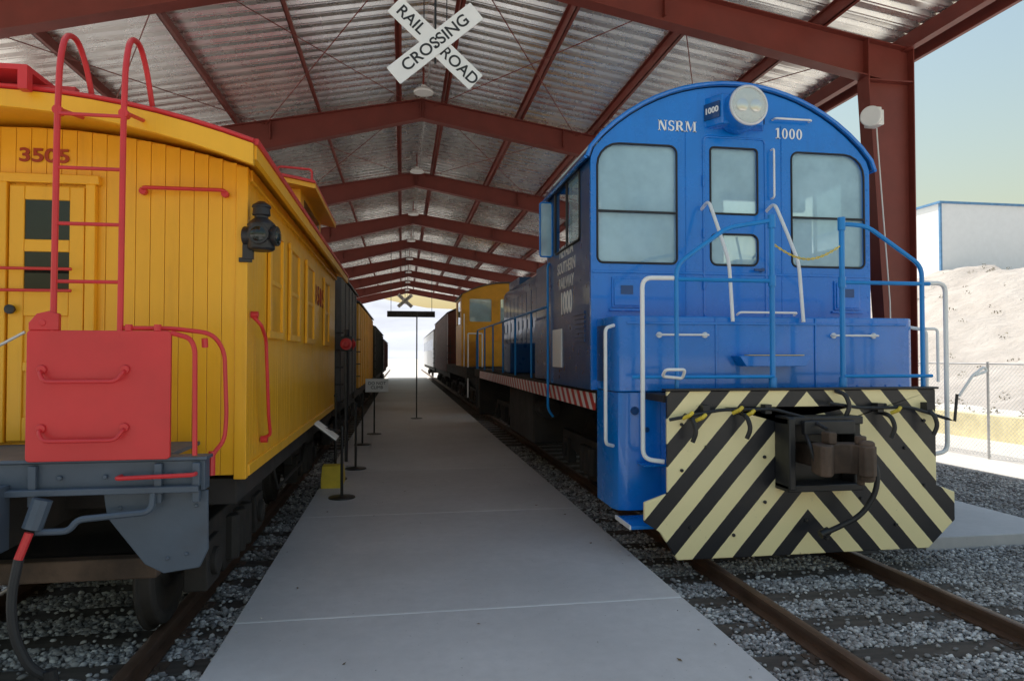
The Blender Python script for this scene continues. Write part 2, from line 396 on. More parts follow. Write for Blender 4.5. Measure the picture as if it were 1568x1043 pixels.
for i in range(0,8):
    lf=empty('ceiling_light'); y=FY[i]+4.85
    e=MB(lf,'housing','board'); e.lathe((RX,y,7.30),(RX,y,7.14),[(0,.05),(.35,.06),(.45,.15),(.8,.20),(1,.19)]); e.done()
    e=MB(lf,'stem','steel'); e.cyl((RX,y,7.66),(RX,y,7.28),.02,n=8); e.done()
ul=empty('flood_light'); e=MB(ul,'body','board'); e.box(6.58,6.76,8.66,8.86,5.08,5.30); e.lathe((6.64,8.70,5.18),(6.42,8.50,5.13),[(0,.08),(.6,.13),(1,.14)]); e.box(6.72,6.88,8.86,8.92,5.15,5.42); e.done(bevel=.015)
e=MB(ul,'conduit','board'); e.tube([(6.80,8.9,5.4),(6.84,8.9,4.8),(7.0,8.9,2.6),(7.04,8.9,.2)],.010,6); e.done()

# ------------------------------------------------------------------ crossbuck signs
def crossbuck(x,y,z,top,k=1.0):
    s=empty('railroad_crossing_sign')
    def bl(al,yy,nm):
        mt=Matrix.Translation((x,yy,z))@Matrix.Rotation(-R(al),4,'Y')
        e=MB(s,nm,'board'); pts=rrect(-.575*k,-.108*k,.575*k,.108*k,.012,3); e.prism(pts,'Y',-.006,.006); e.v=[tuple(mt@Vector(v)) for v in e.v]; e.done()
        return mt
    rx=Matrix.Rotation(R(90),4,'X')
    m1=bl(-42,y,'blade_rail_road'); m2=bl(41,y-.016,'blade_crossing')
    for w,o_ in (('RAIL',-.345),('ROAD',.335)):
        text(s,'letters_'+w.lower(),w,.17*k,None,None,'black',.002,.002,m1@Matrix.Translation((o_*k,-.009,0))@rx)
    text(s,'letters_crossing','CROSSING',.17*k,None,None,'black',.002,.002,m2@Matrix.Translation((0,-.009,0))@rx,sx=1.08)
    e=MB(s,'hanger','blackmet')
    e.tube([(x,y+.03,z-.2),(x,y+.03,top)],.012,6); e.tube([(x-.12,y+.03,z+.14),(x-.12,y+.03,top)],.006,6); e.tube([(x+.12,y+.03,z+.14),(x+.12,y+.03,top)],.006,6)
    for dx,dz in ((0,.04),(0,-.04)): e.cyl((x+dx,y-.022,z+dz),(x+dx,y-.03,z+dz),.012,n=8)
    e.done()
crossbuck(.34,7.15,5.08,7.45)
crossbuck(.16,34.5,4.55,7.3,.8)
hs=empty('hanging_sign'); e=MB(hs,'board','blackmet'); e.box(-.68,1.55,32.4,32.45,3.62,3.9); e.done(bevel=.01)
e=MB(hs,'hangers','blackmet'); e.tube([(-.5,32.42,3.9),(-.5,32.42,7.2)],.012,6); e.tube([(1.4,32.42,3.9),(1.4,32.42,7.2)],.012,6); e.done()
text(hs,'letters','RAILROAD MUSEUM',.15,(.43,32.39,3.76),(90,0,0),'greycar')

# ------------------------------------------------------------------ locomotive
L=empty('diesel_switcher_locomotive'); CX=3.53; W0,W1=1.93,5.13; YC=6.85
def arch(x0,x1,ze,zp,n=22,sh=.16):
    c=(x0+x1)/2; w=(x1-x0)/2; s=zp-ze; Rr=(w*w+s*s)/(2*s); out=[]
    for i in range(n+1):
        x=x1-(x1-x0)*i/n; z=zp-Rr+math.sqrt(max(0,Rr*Rr-(x-c)**2)); out.append((x,z))
    out[0]=(x1,ze-.07); out[-1]=(x0,ze-.07)
    out.insert(1,(x1-.035,ze+.03)); out.insert(-1,(x0+.035,ze+.03))
    return out
outer=[(W0,1.45),(W1,1.45)]+arch(W0,W1,3.93,4.69)
wl=rrect(2.0,2.77,2.87,4.02,.07,radii=(.06,.06,.08,.24)); wr=rrect(4.19,2.77,5.06,4.02,.07,radii=(.06,.06,.24,.08))
dw=rrect(3.25,3.32,3.79,4.03,.04); dl=rrect(3.25,2.77,3.79,3.10,.07)
plate(L,'cab_end_wall',outer,[wl,wr,dw,dl],'Y',YC,.05,'blue',.006)
plate(L,'cab_front_wall',[(x,z) for x,z in outer],[rrect(2.0,2.9,2.68,3.98,.06),rrect(4.4,2.9,5.06,3.98,.06)],'Y',8.95,.05,'blue')
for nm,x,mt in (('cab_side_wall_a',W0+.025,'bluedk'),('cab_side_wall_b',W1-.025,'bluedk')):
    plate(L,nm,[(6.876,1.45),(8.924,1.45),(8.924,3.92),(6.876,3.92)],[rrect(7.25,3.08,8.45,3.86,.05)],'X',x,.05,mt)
e=MB(L,'side_window_frames','black')
for x in (W0-.004,W1+.004):
    e.tube([(x,a,b) for a,b in rrect(7.25,3.08,8.45,3.86,.05)],.016,6,True)
    e.box(x-.012,x+.012,7.82,7.86,3.08,3.86)
e.done()
e=MB(L,'side_glass','glass'); e.box(W0+.02,W0+.026,7.24,7.85,3.07,3.87); e.box(W1-.026,W1-.02,7.24,7.85,3.07,3.87); e.done(smooth=0)
a0=arch(W0-.05,W1+.05,3.93,4.735); a1=arch(W0-.015,W1+.015,3.93,4.695)
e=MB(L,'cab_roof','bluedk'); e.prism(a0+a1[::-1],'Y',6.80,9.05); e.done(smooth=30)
e=MB(L,'cab_roof_rim','blue'); e.tube([(x,6.80,z+.005) for x,z in arch(W0-.045,W1+.045,3.93,4.72)],.022,8); e.done()
e=MB(L,'rain_gutter','blue'); e.tube([(W0-.06,6.8,3.86),(W0-.06,9.05,3.86)],.02,6); e.tube([(W1+.06,6.8,3.86),(W1+.06,9.05,3.86)],.02,6); e.done()
e=MB(L,'window_gaskets','rubber')
for w in (wl,wr,dw,dl): e.tube([(x,YC-.026,z) for x,z in w],.012,6,True)
e.box(2.0,2.87,YC-.035,YC-.005,3.298,3.318); e.box(4.19,5.06,YC-.035,YC-.005,3.298,3.318); e.done()
e=MB(L,'cab_glass','glass')
for x0,x1,z0,z1 in ((1.99,2.88,2.76,4.03),(4.18,5.07,2.76,4.03),(3.24,3.80,3.31,4.04),(3.24,3.80,2.76,3.11)): e.box(x0,x1,YC+.004,YC+.010,z0,z1)
e.done(smooth=0)
M['cabint']=pm('cab_interior_paint',(.62,.76,.84),.6)
e=MB(L,'cab_interior','cabint'); e.box(2.0,5.06,8.86,8.92,1.5,2.9); e.box(2.7,4.38,8.86,8.92,2.9,3.5); e.box(2.7,3.0,8.86,8.92,3.5,4.2); e.box(4.0,4.38,8.86,8.92,3.5,4.2); e.box(2.0,5.06,6.9,8.9,4.06,4.09); e.done()
e=MB(L,'cab_floor','grey'); e.box(1.99,5.07,6.88,8.92,1.45,1.5); e.done()
M['seatblue']=pm('seat_vinyl',(.08,.22,.40),.6)
e=MB(L,'crew_seats','seatblue')
for x in (2.60,4.50): e.box(x-.22,x+.22,7.3,7.75,2.75,2.87); e.box(x-.20,x+.20,7.22,7.3,2.85,3.40); e.box(x-.12,x+.12,7.22,7.3,3.46,3.66); e.cyl((x,7.52,1.5),(x,7.52,2.76),.05)
e.done(bevel=.03)
e=MB(L,'control_stand','cabint'); e.box(4.1,4.4,7.9,8.5,1.5,3.0); e.box(3.15,3.5,8.2,8.7,1.5,3.0); e.done(bevel=.02)
e=MB(L,'control_levers','black'); e.cyl((4.15,7.88,3.0),(4.05,7.8,3.25),.015,n=8); e.cyl((4.3,7.88,3.0),(4.4,7.75,3.2),.015,n=8); e.box(2.02,2.06,7.3,8.4,3.44,3.48); e.done()
e=MB(L,'door_frame','blue'); e.tube([(x,YC-.028,z) for x,z in rrect(3.17,2.2,3.88,4.14,.05)],.013,6,True)
e.box(3.155,3.175,YC-.05,YC-.02,2.5,2.62); e.box(3.155,3.175,YC-.05,YC-.02,3.6,3.72); e.box(3.155,3.175,YC-.05,YC-.02,3.05,3.15)
for x in (2.15,4.68):
    e.box(x,x+.31,YC-.045,YC-.02,2.30,2.62); e.box(x+.02,x+.29,YC-.06,YC-.045,2.32,2.60); e.box(x-.03,x+.34,YC-.055,YC-.024,2.265,2.29)
for x in (2.97,4.07): e.box(x-.006,x+.006,YC-.032,YC-.02,2.2,4.3)
e.box(1.94,5.12,YC-.034,YC-.02,2.66,2.69)
e.done(bevel=.006)
e=MB(L,'box_latches','bluedk')
for x in (2.24,4.77): e.box(x,x+.13,YC-.068,YC-.058,2.44,2.53)
e.cyl((3.82,YC-.03,2.72),(3.82,YC-.08,2.72),.02); e.box(3.72,3.83,YC-.085,YC-.07,2.705,2.73); e.done()
e=MB(L,'rivets','blue')
for k in range(19):
    x=2.1+k*.16
    if not 3.15<x<3.95:
        e.cyl((x,YC-.025,2.22),(x,YC-.032,2.22),.009,n=6); 
    e.cyl((x,6.20,1.50),(x,6.192,1.50),.008,n=6)
for z in np.arange(1.6,3.9,.17): e.cyl((1.955,YC-.025,z),(1.955,YC-.031,z),.008,n=6); e.cyl((5.10,YC-.025,z),(5.10,YC-.031,z),.008,n=6)
e.done()
# serif lettering built from strokes (x,z in units of cap height)
def serif(name,word,x0,zb,h,y):
    e=MB(L,name,'white'); x=x0; sw=.20; th=.09; sf=.07
    def P(*pts): e.prism([(x+a*h,zb+b*h) for a,b in pts],'Y',y-.002,y+.001)
    def rect(a,b,c,d): P((a,b),(c,b),(c,d),(a,d))
    def ring(cx,cz,rx,rz,tx,tz,a0=0,a1=360,n=20):
        for k in range(n):
            p,q=R(a0+(a1-a0)*k/n),R(a0+(a1-a0)*(k+1)/n)
            P((cx+rx*math.cos(p),cz+rz*math.sin(p)),(cx+rx*math.cos(q),cz+rz*math.sin(q)),(cx+(rx-tx)*math.cos(q),cz+(rz-tz)*math.sin(q)),(cx+(rx-tx)*math.cos(p),cz+(rz-tz)*math.sin(p)))
    for ch in word:
        if ch=='N': rect(.08,0,.18,1);rect(.70,0,.80,1);P((.08,1),(.30,1),(.80,0),(.60,0));rect(0,0,.26,sf);rect(0,1-sf,.25,1);rect(.60,1-sf,.90,1);adv=.98
        elif ch=='S': ring(.33,.73,.28,.27,.17,.09,30,270);ring(.33,.27,.30,.27,.17,.09,-150,90);rect(.55,.68,.61,.96);rect(.03,.04,.09,.34);adv=.74
        elif ch=='R': rect(.08,0,.28,1);rect(0,0,.36,sf);rect(0,1-sf,.3,1);rect(.28,1-th,.42,1);rect(.28,.46,.42,.46+th);ring(.42,.73,.30,.27,.19,.09,-90,90);P((.36,.48),(.56,.48),(.86,0),(.62,0));rect(.60,0,.92,sf);adv=.98
        elif ch=='M': rect(.08,0,.17,1);rect(.84,0,1.04,1);P((.08,1),(.30,1),(.60,.12),(.50,0));P((.50,0),(.60,.12),(.86,1),(.84,1));rect(0,0,.26,sf);rect(0,1-sf,.2,1);rect(.76,0,1.12,sf);rect(.9,1-sf,1.12,1);adv=1.2
        elif ch=='1': rect(.20,0,.40,1);rect(.06,0,.54,sf);P((.06,.80),(.2,.86),(.2,1),(.06,.9));adv=.66
        elif ch=='0': ring(.33,.5,.30,.5,.18,.08,0,360,28);adv=.74
        x+=adv*h
    e.done(smooth=0)
serif('letters_owner','NSRM',2.665,4.18,.112,YC-.030)
serif('letters_number','1000',4.0,4.16,.115,YC-.030)
e=MB(L,'white_grabs','white')
def grab(p,q,o,r=.011): e.tube([p,tuple(p[i]+o[i] for i in range(3)),tuple(q[i]+o[i] for i in range(3)),q],r,8,rad=.03)
grab((3.97,YC-.02,4.36),(4.40,YC-.02,4.36),(0,-.07,0)); grab((3.95,YC-.02,3.5),(3.95,YC-.02,4.03),(0,-.07,0))
grab((2.40,6.2,2.0),(2.90,6.2,2.0),(0,-.07,0)); grab((4.22,6.2,2.0),(4.70,6.2,2.0),(0,-.07,0)); grab((3.22,6.2,2.2),(3.82,6.2,2.2),(0,-.06,.02))
for x in (2.42,2.88,4.24,4.68): e.cyl((x,6.2,2.0),(x,6.18,2.0),.028,n=12)
for x in (3.15,3.89): e.tube([(x,6.83,3.36),(x,6.66,3.42),(x-.0,6.42,3.05),(x,6.22,2.72),(x,6.15,2.13)],.018,8,rad=.1)
e.tube([(2.42,5.83,2.50),(2.13,5.85,2.50),(2.13,5.85,.88),(2.31,5.80,.86)],.021,8,rad=.09)
e.tube([(4.93,5.83,2.50),(5.20,5.85,2.50),(5.20,5.85,.88),(4.95,5.80,.86)],.021,8,rad=.09)
e.tube([(1.99,6.25,2.09),(1.88,6.16,2.06),(1.88,6.16,.98),(1.98,6.25,.95)],.017,8,rad=.05)
e.tube([(5.14,6.25,2.09),(5.25,6.16,2.06),(5.25,6.16,.98),(5.15,6.25,.95)],.017,8,rad=.05)
e.tube([(4.96,5.84,2.06),(5.10,5.84,2.06),(5.10,5.84,1.55)],.013,8,rad=.04)
e.tube([(2.27,5.74,1.62),(2.27,5.66,1.68),(2.45,5.66,1.68),(2.45,5.72,1.60)],.014,8,True,rad=.03)
e.done()
e=MB(L,'headlight_housing','blue'); e.prism([(3.18,6.85),(3.30,6.64),(3.76,6.64),(3.88,6.85)],'Z',4.23,4.55); e.cyl((CX,6.80,4.385),(CX,6.52,4.385),.215,n=36); e.done(bevel=.012)
e=MB(L,'headlight_bezel','silver'); e.tube([(CX+.195*math.cos(a*math.pi/18),6.515,4.385+.195*math.sin(a*math.pi/18)) for a in range(36)],.018,8,True); e.done()
e=MB(L,'headlight_reflector','chrome'); e.cyl((CX,6.519,4.385),(CX,6.512,4.385),.19,n=36)
for dx in (-.075,.075): e.lathe((CX+dx,6.512,4.385),(CX+dx,6.49,4.385),[(0,.07),(.5,.066),(1,.02)],20)
e.done()
e=MB(L,'headlight_lens','lens'); e.lathe((CX,6.50,4.385),(CX,6.45,4.385),[(0,.19),(.5,.15),(1,.04)],36); e.done(smooth=80)
e=MB(L,'number_board','bluedk')
e.obox((CX-.297,6.738,4.39),(.19,.012,.17),Matrix.Rotation(R(-60.3),3,'Z')); e.obox((CX+.297,6.738,4.39),(.19,.012,.17),Matrix.Rotation(R(60.3),3,'Z'))
e.done()
text(L,'number_board_digits','1000',.085,(CX-.306,6.733,4.39),(90,0,-60.3),'white',.002,.003)
e=MB(L,'end_equipment_box','blue')
e.prism([(1.99,6.826),(1.99,6.29),(2.02,6.23),(2.08,6.20),(5.07,6.20),(5.13,6.23),(5.16,6.29),(5.16,6.826)],'Z',1.46,2.18)
e.done(bevel=.012,smooth=45)
e=MB(L,'box_seams','blue')
for x in (3.0,4.05): e.box(x-.012,x+.012,6.188,6.2,1.47,2.17)
e.box(2.1,5.05,6.186,6.198,2.10,2.125)
e.prism([(3.22,1.70),(3.83,1.70),(3.90,1.80),(3.15,1.80)],'Y',6.02,6.198); e.done(bevel=.004)
e=MB(L,'step_tread','chainy'); e.box(3.24,3.81,6.012,6.10,1.803,1.81); e.done()
e=MB(L,'stepwell_panels','blue')
for s_ in (0,1):
    fx=(lambda x:x) if s_==0 else (lambda x:7.15-x)
    e.prism([(fx(2.46),6.22),(fx(2.12),6.22),(fx(2.03),6.25),(fx(1.995),6.33),(fx(1.995),6.84),(fx(2.02),6.84),(fx(2.02),6.34),(fx(2.05),6.28),(fx(2.13),6.25),(fx(2.46),6.25)],'Z',.34,1.455)
e.prism([(5.76,1.385),(6.216,1.385),(6.216,.36),(6.05,.36),(5.95,.8),(5.76,1.15)],'X',2.44,2.46)
e.done(bevel=.006,smooth=50)
e=MB(L,'boarding_steps','blue')
e.box(2.0,2.438,5.80,6.215,.27,.30); e.box(4.72,5.16,5.80,6.215,.27,.30); e.box(2.2,2.438,6.0,6.215,.78,.80); e.done(bevel=.004)
e=MB(L,'step_edge','white'); e.box(1.985,1.999,5.80,6.215,.272,.308); e.box(5.161,5.175,5.80,6.215,.262,.308); e.done()
e=MB(L,'reflector_disc','bluedk'); e.cyl((2.18,6.219,1.28),(2.18,6.20,1.28),.04,n=16); e.cyl((2.3,6.219,1.1),(2.3,6.205,1.1),.025,n=12); e.done()
e=MB(L,'cab_lower_sill','haz2'); e.box(1.985,1.997,6.9,17.5,1.235,1.41); e.done()
e=MB(L,'deck','under'); e.box(2.28,4.95,5.74,6.19,1.39,1.452); e.box(2.0,5.15,6.9,18.9,1.25,1.449); e.done()
text(L,'side_number','1000',.36,(W0-.003,7.9,2.42),(90,0,-90),'white',.002,.01,sx=.8)
text(L,'side_name','NEVADA\nSOUTHERN\nRAILWAY',.19,(W0-.003,7.9,2.86),(90,0,-90),'silver',.002,.004,sx=.9)
e=MB(L,'notice_sheet','board'); e.box(W0-.012,W0-.002,8.1,8.6,1.66,2.13); e.done()
e=MB(L,'side_louvres','bluedk')
for k in range(7): e.box(W0-.012,W0-.001,7.05,7.5,1.95+k*.05,1.98+k*.05)
e.box(1.97,1.99,6.45,6.75,1.55,2.1)
e.done()
e=MB(L,'wind_deflector_frame','blue'); e.tube([(x,8.62,z) for x,z in rrect(1.76,3.08,1.92,3.78,.03)],.012,6,True); e.done()
e=MB(L,'wind_deflector_glass','glass'); e.box(1.77,1.91,8.618,8.623,3.09,3.77); e.done(smooth=0)
hx0,hx1=2.72,4.40
def hoodprof():
    r=.22; o=[(hx0,1.45),(hx1,1.45)]
    for k in range(7): a=R(15*k); o.append((hx1-r+r*math.cos(a),3.34+r*math.sin(a)))
    for k in range(7): a=R(90+15*k); o.append((hx0+r+r*math.cos(a),3.34+r*math.sin(a)))
    return o
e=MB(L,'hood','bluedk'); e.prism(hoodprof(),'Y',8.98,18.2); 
y=9.15
while y<18:
    e.box(hx0-.018,hx0-.001,y,y+.50,1.65,3.2); e.box(hx0-.03,hx0-.018,y+.4,y+.44,2.4,2.6)
    for k in range(5): e.box(hx0-.028,hx0-.019,y+.06,y+.34,1.8+.09*k,1.84+.09*k)
    y+=.56
e.box(2.9,4.2,11.5,13.4,3.55,3.79); e.box(2.85,4.25,16.5,18.1,3.55,3.74); e.cyl((3.56,14.2,3.49),(3.56,14.2,3.95),.2); e.cyl((3.56,15.6,3.49),(3.56,15.6,3.95),.2)
e.done(bevel=.01,smooth=40)
e=MB(L,'walkway_boxes','bluedk'); e.box(2.02,2.68,9.05,10.3,1.46,2.35); e.box(2.1,2.68,13.2,14.1,1.46,2.05); e.box(2.3,2.68,10.4,11.6,2.3,3.3); e.done(bevel=.02)
e=MB(L,'end_handrails','bluerail')
e.tube([(2.44,5.82,1.50),(2.44,5.82,2.62),(2.93,5.82,2.97),(3.37,5.82,3.05)],.021,8,rad=.1)
e.tube([(4.08,5.82,3.04),(4.34,5.82,3.03),(4.92,5.82,2.66),(4.92,5.82,1.50)],.021,8,rad=.1)
for x in (3.37,4.08):
    e.tube([(x,5.82,1.45),(x,5.82,3.06)],.025,8)
    e.cyl((x,5.82,2.98),(x,5.82,3.10),.034,n=12); e.cyl((x,5.82,1.44),(x,5.82,1.60),.036,n=12); e.cyl((x,5.82,2.44),(x,5.82,2.54),.034,n=12)
for a,b in ((2.42,3.37),(4.08,5.0)):
    e.tube([(a,5.82,2.49),(b,5.82,2.49)],.019,8); e.tube([(a-.12 if a<3 else a,5.80,1.61),(b,5.80,1.61)],.016,8); 
e.tube([(2.35,5.82,1.61),(2.05,5.9,1.61)],.016,8)
y=9.2
e.tube([(2.05,9.0,2.5),(2.05,18.6,2.5),(2.05,18.8,2.3),(2.05,18.8,1.45)],.02,8,rad=.1)
while y<18.6: e.tube([(2.05,y,1.45),(2.05,y,2.5)],.018,8); y+=1.55
e.tube([(1.98,8.85,1.0),(1.90,8.8,1.1),(1.90,8.8,3.0),(1.98,8.85,3.05)],.016,8,rad=.06)
e.done()
e=MB(L,'safety_chain','chainy')
for k in range(30):
    s=(k+.5)/30; x=3.37+.71*s; z=2.84-.14*math.sin(math.pi*s)
    a=math.atan2(-.14*math.pi*math.cos(math.pi*s),.71)
    pts=[]
    for q in range(10):
        t_=q*math.pi/5; u=.017*math.cos(t_); w=.008*math.sin(t_)
        if k%2: pts.append((x+u*math.cos(a)-w*math.sin(a),5.82,z+u*math.sin(a)+w*math.cos(a)))
        else: pts.append((x+u*math.cos(a),5.82+w,z+u*math.sin(a)))
    e.tube(pts,.0045,5,True)
e.done()
out=[(2.29,1.49),(2.29,.60),(2.08,.53),(2.08,.36),(2.22,.27),(2.38,.02),(4.84,.02),(5.12,.27),(5.12,.53),(4.93,.60),(4.93,1.49)]
o=plate(L,'pilot_plow',out,[rrect(3.33,.66,3.99,1.20,.02)],'Y',5.70,.035,'haz',.006)
e=MB(L,'pilot_top_plate','black'); e.box(2.27,4.95,5.66,5.76,1.492,1.512)
for x,z in ((2.5,.3),(2.9,.22),(3.2,.5),(3.2,.9),(3.0,1.35),(2.42,1.2),(4.15,.9),(4.15,.5),(4.5,.25),(4.8,1.2),(4.4,1.35),(4.8,.6),(2.42,.8),(2.65,1.0),(4.6,.95),(3.6,.32),(3.8,.15)):
    e.cyl((x,5.683,z),(x,5.665,z),.016,n=8)
e.done(bevel=.004)
e=MB(L,'coupler_pocket','black'); e.box(3.30,3.36,5.44,5.68,.64,1.26); e.box(3.96,4.02,5.50,5.68,.64,1.26); e.box(3.30,4.02,5.46,5.68,1.20,1.27); e.box(3.30,4.02,5.46,5.68,.62,.68); e.box(3.30,4.02,5.73,5.80,.60,1.3)
e.box(3.42,3.9,5.40,5.46,1.12,1.24); e.tube([(3.44,5.42,1.12),(3.42,5.3,1.0),(3.46,5.28,.84)],.018,6,rad=.05); e.done(bevel=.012)
e=MB(L,'coupler','rust')
e.box(3.52,3.72,5.32,5.75,.84,1.02)
e.prism([(3.46,5.38),(3.80,5.38),(3.87,5.30),(3.885,5.18),(3.85,5.07),(3.79,5.03),(3.73,5.05),(3.72,5.12),(3.755,5.17),(3.74,5.23),(3.66,5.26),(3.58,5.24),(3.53,5.17),(3.47,5.10),(3.42,5.10),(3.39,5.14),(3.41,5.24)],'Z',.81,1.06)
e.cyl((3.80,5.20,.72),(3.80,5.20,1.10),.03,n=16); e.lathe((3.80,5.12,.76),(3.80,5.12,1.10),[(0,.045),(.05,.06),(.95,.06),(1,.04)],18)
e.cyl((3.80,5.2,1.06),(3.80,5.2,1.13),.045,n=12); e.box(3.53,3.60,5.22,5.34,1.06,1.16)
e.done(bevel=.014)
e=MB(L,'uncoupling_levers','black')
e.tube([(2.28,5.60,1.25),(2.75,5.60,1.33),(3.25,5.60,1.33),(3.52,5.5,1.25),(3.55,5.28,1.18)],.015,8,rad=.06)
e.tube([(3.75,5.55,1.38),(4.1,5.60,1.33),(4.6,5.60,1.33),(4.98,5.60,1.22)],.015,8,rad=.06)
e.tube([(4.98,5.60,1.22),(5.02,5.56,1.2),(5.04,5.55,1.45)],.014,8)
for x in (2.62,3.2,4.3,4.8): e.box(x-.03,x+.03,5.60,5.685,1.29,1.37)
for x,z in ((2.45,1.2),(2.95,1.22),(4.35,1.2),(4.78,1.22),(3.9,1.4)):
    e.tube([(x,5.67,z+.08),(x+.02,5.56,z+.06),(x+.05,5.54,z-.05),(x+.02,5.56,z-.14)],.02,8,rad=.05)
e.tube([(4.02,5.60,.92),(4.14,5.45,.86),(4.12,5.42,.62),(3.98,5.45,.40),(3.80,5.50,.30),(3.66,5.5,.25)],.024,10,rad=.12)
e.cyl((4.0,5.62,.93),(4.12,5.48,.88),.045,n=12); e.cyl((3.70,5.5,.27),(3.62,5.5,.24),.036,n=12)
e.done()
e=MB(L,'angle_cocks','chainy')
for x,z in ((2.40,1.26),(2.52,1.24),(2.86,1.3),(2.97,1.27),(4.40,1.28)): e.tube([(x,5.6,z),(x+.04,5.55,z+.03),(x+.08,5.58,z+.05)],.017,6)
e.done()
e=MB(L,'side_lever','white'); e.tube([(5.06,5.55,1.43),(5.16,5.5,1.62),(5.28,5.5,1.70),(5.31,5.5,1.66),(5.18,5.5,1.62)],.012,8,rad=.03); e.done()
def truck(parent,cx,ys,rw=.5,fx=.98,zc=None,name='truck'):
    e=MB(parent,name,'under'); zc=rw-.1
    for y in ys:
        for sx in (-.72,.72):
            x=cx+sx; s=1 if sx>0 else -1
            e.lathe((x-s*.05,y,zc),(x+s*.06,y,zc),[(0,rw+.03),(.2,rw+.03),(.25,rw),(.9,rw-.01),(1,rw-.07),(.75,rw-.1),(.7,.15),(1,.12)],32)
        e.cyl((cx-.9,y,zc),(cx+.9,y,zc),.08)
        for s in (-1,1): e.box(min(cx+s*fx-.02,cx+s*(fx+.14)),max(cx+s*fx-.02,cx+s*(fx+.14)),y-.17,y+.17,zc-.17,zc+.17); e.cyl((cx+s*(fx+.13),y,zc),(cx+s*(fx+.18),y,zc),.1,n=14)
    y0,y1=ys[0]-.35,ys[-1]+.35; m=(y0+y1)/2
    for s in (-1,1):
        a,b=sorted((cx+s*fx,cx+s*(fx+.1)))
        e.prism([(y0,zc+.1),(y0,zc+.28),(y1,zc+.28),(y1,zc+.1),(m+.45,zc-.02),(m+.35,zc-.22),(m-.35,zc-.22),(m-.45,zc-.02)],'X',a,b)
        for k in (-.22,0,.22): e.cyl((cx+s*(fx+.12),m+k,zc-.15),(cx+s*(fx+.12),m+k,zc+.2),.07,n=10)
    e.box(cx-.95,cx+.95,m-.2,m+.2,zc-.1,zc+.35)
    return e.done(bevel=.01)
truck(L,3.58,(7.55,9.95),.51,1.02,name='truck_near'); truck(L,3.58,(14.9,17.3),.51,1.02,name='truck_far')
e=MB(L,'underframe','under'); e.box(2.9,4.3,5.85,18.8,.95,1.25); e.box(2.15,5.0,11.1,13.6,.35,1.2); e.cyl((2.35,10.7,.95),(2.35,13.8,.95),.17); e.box(2.1,5.0,18.6,18.8,.2,1.24); e.done(bevel=.03)

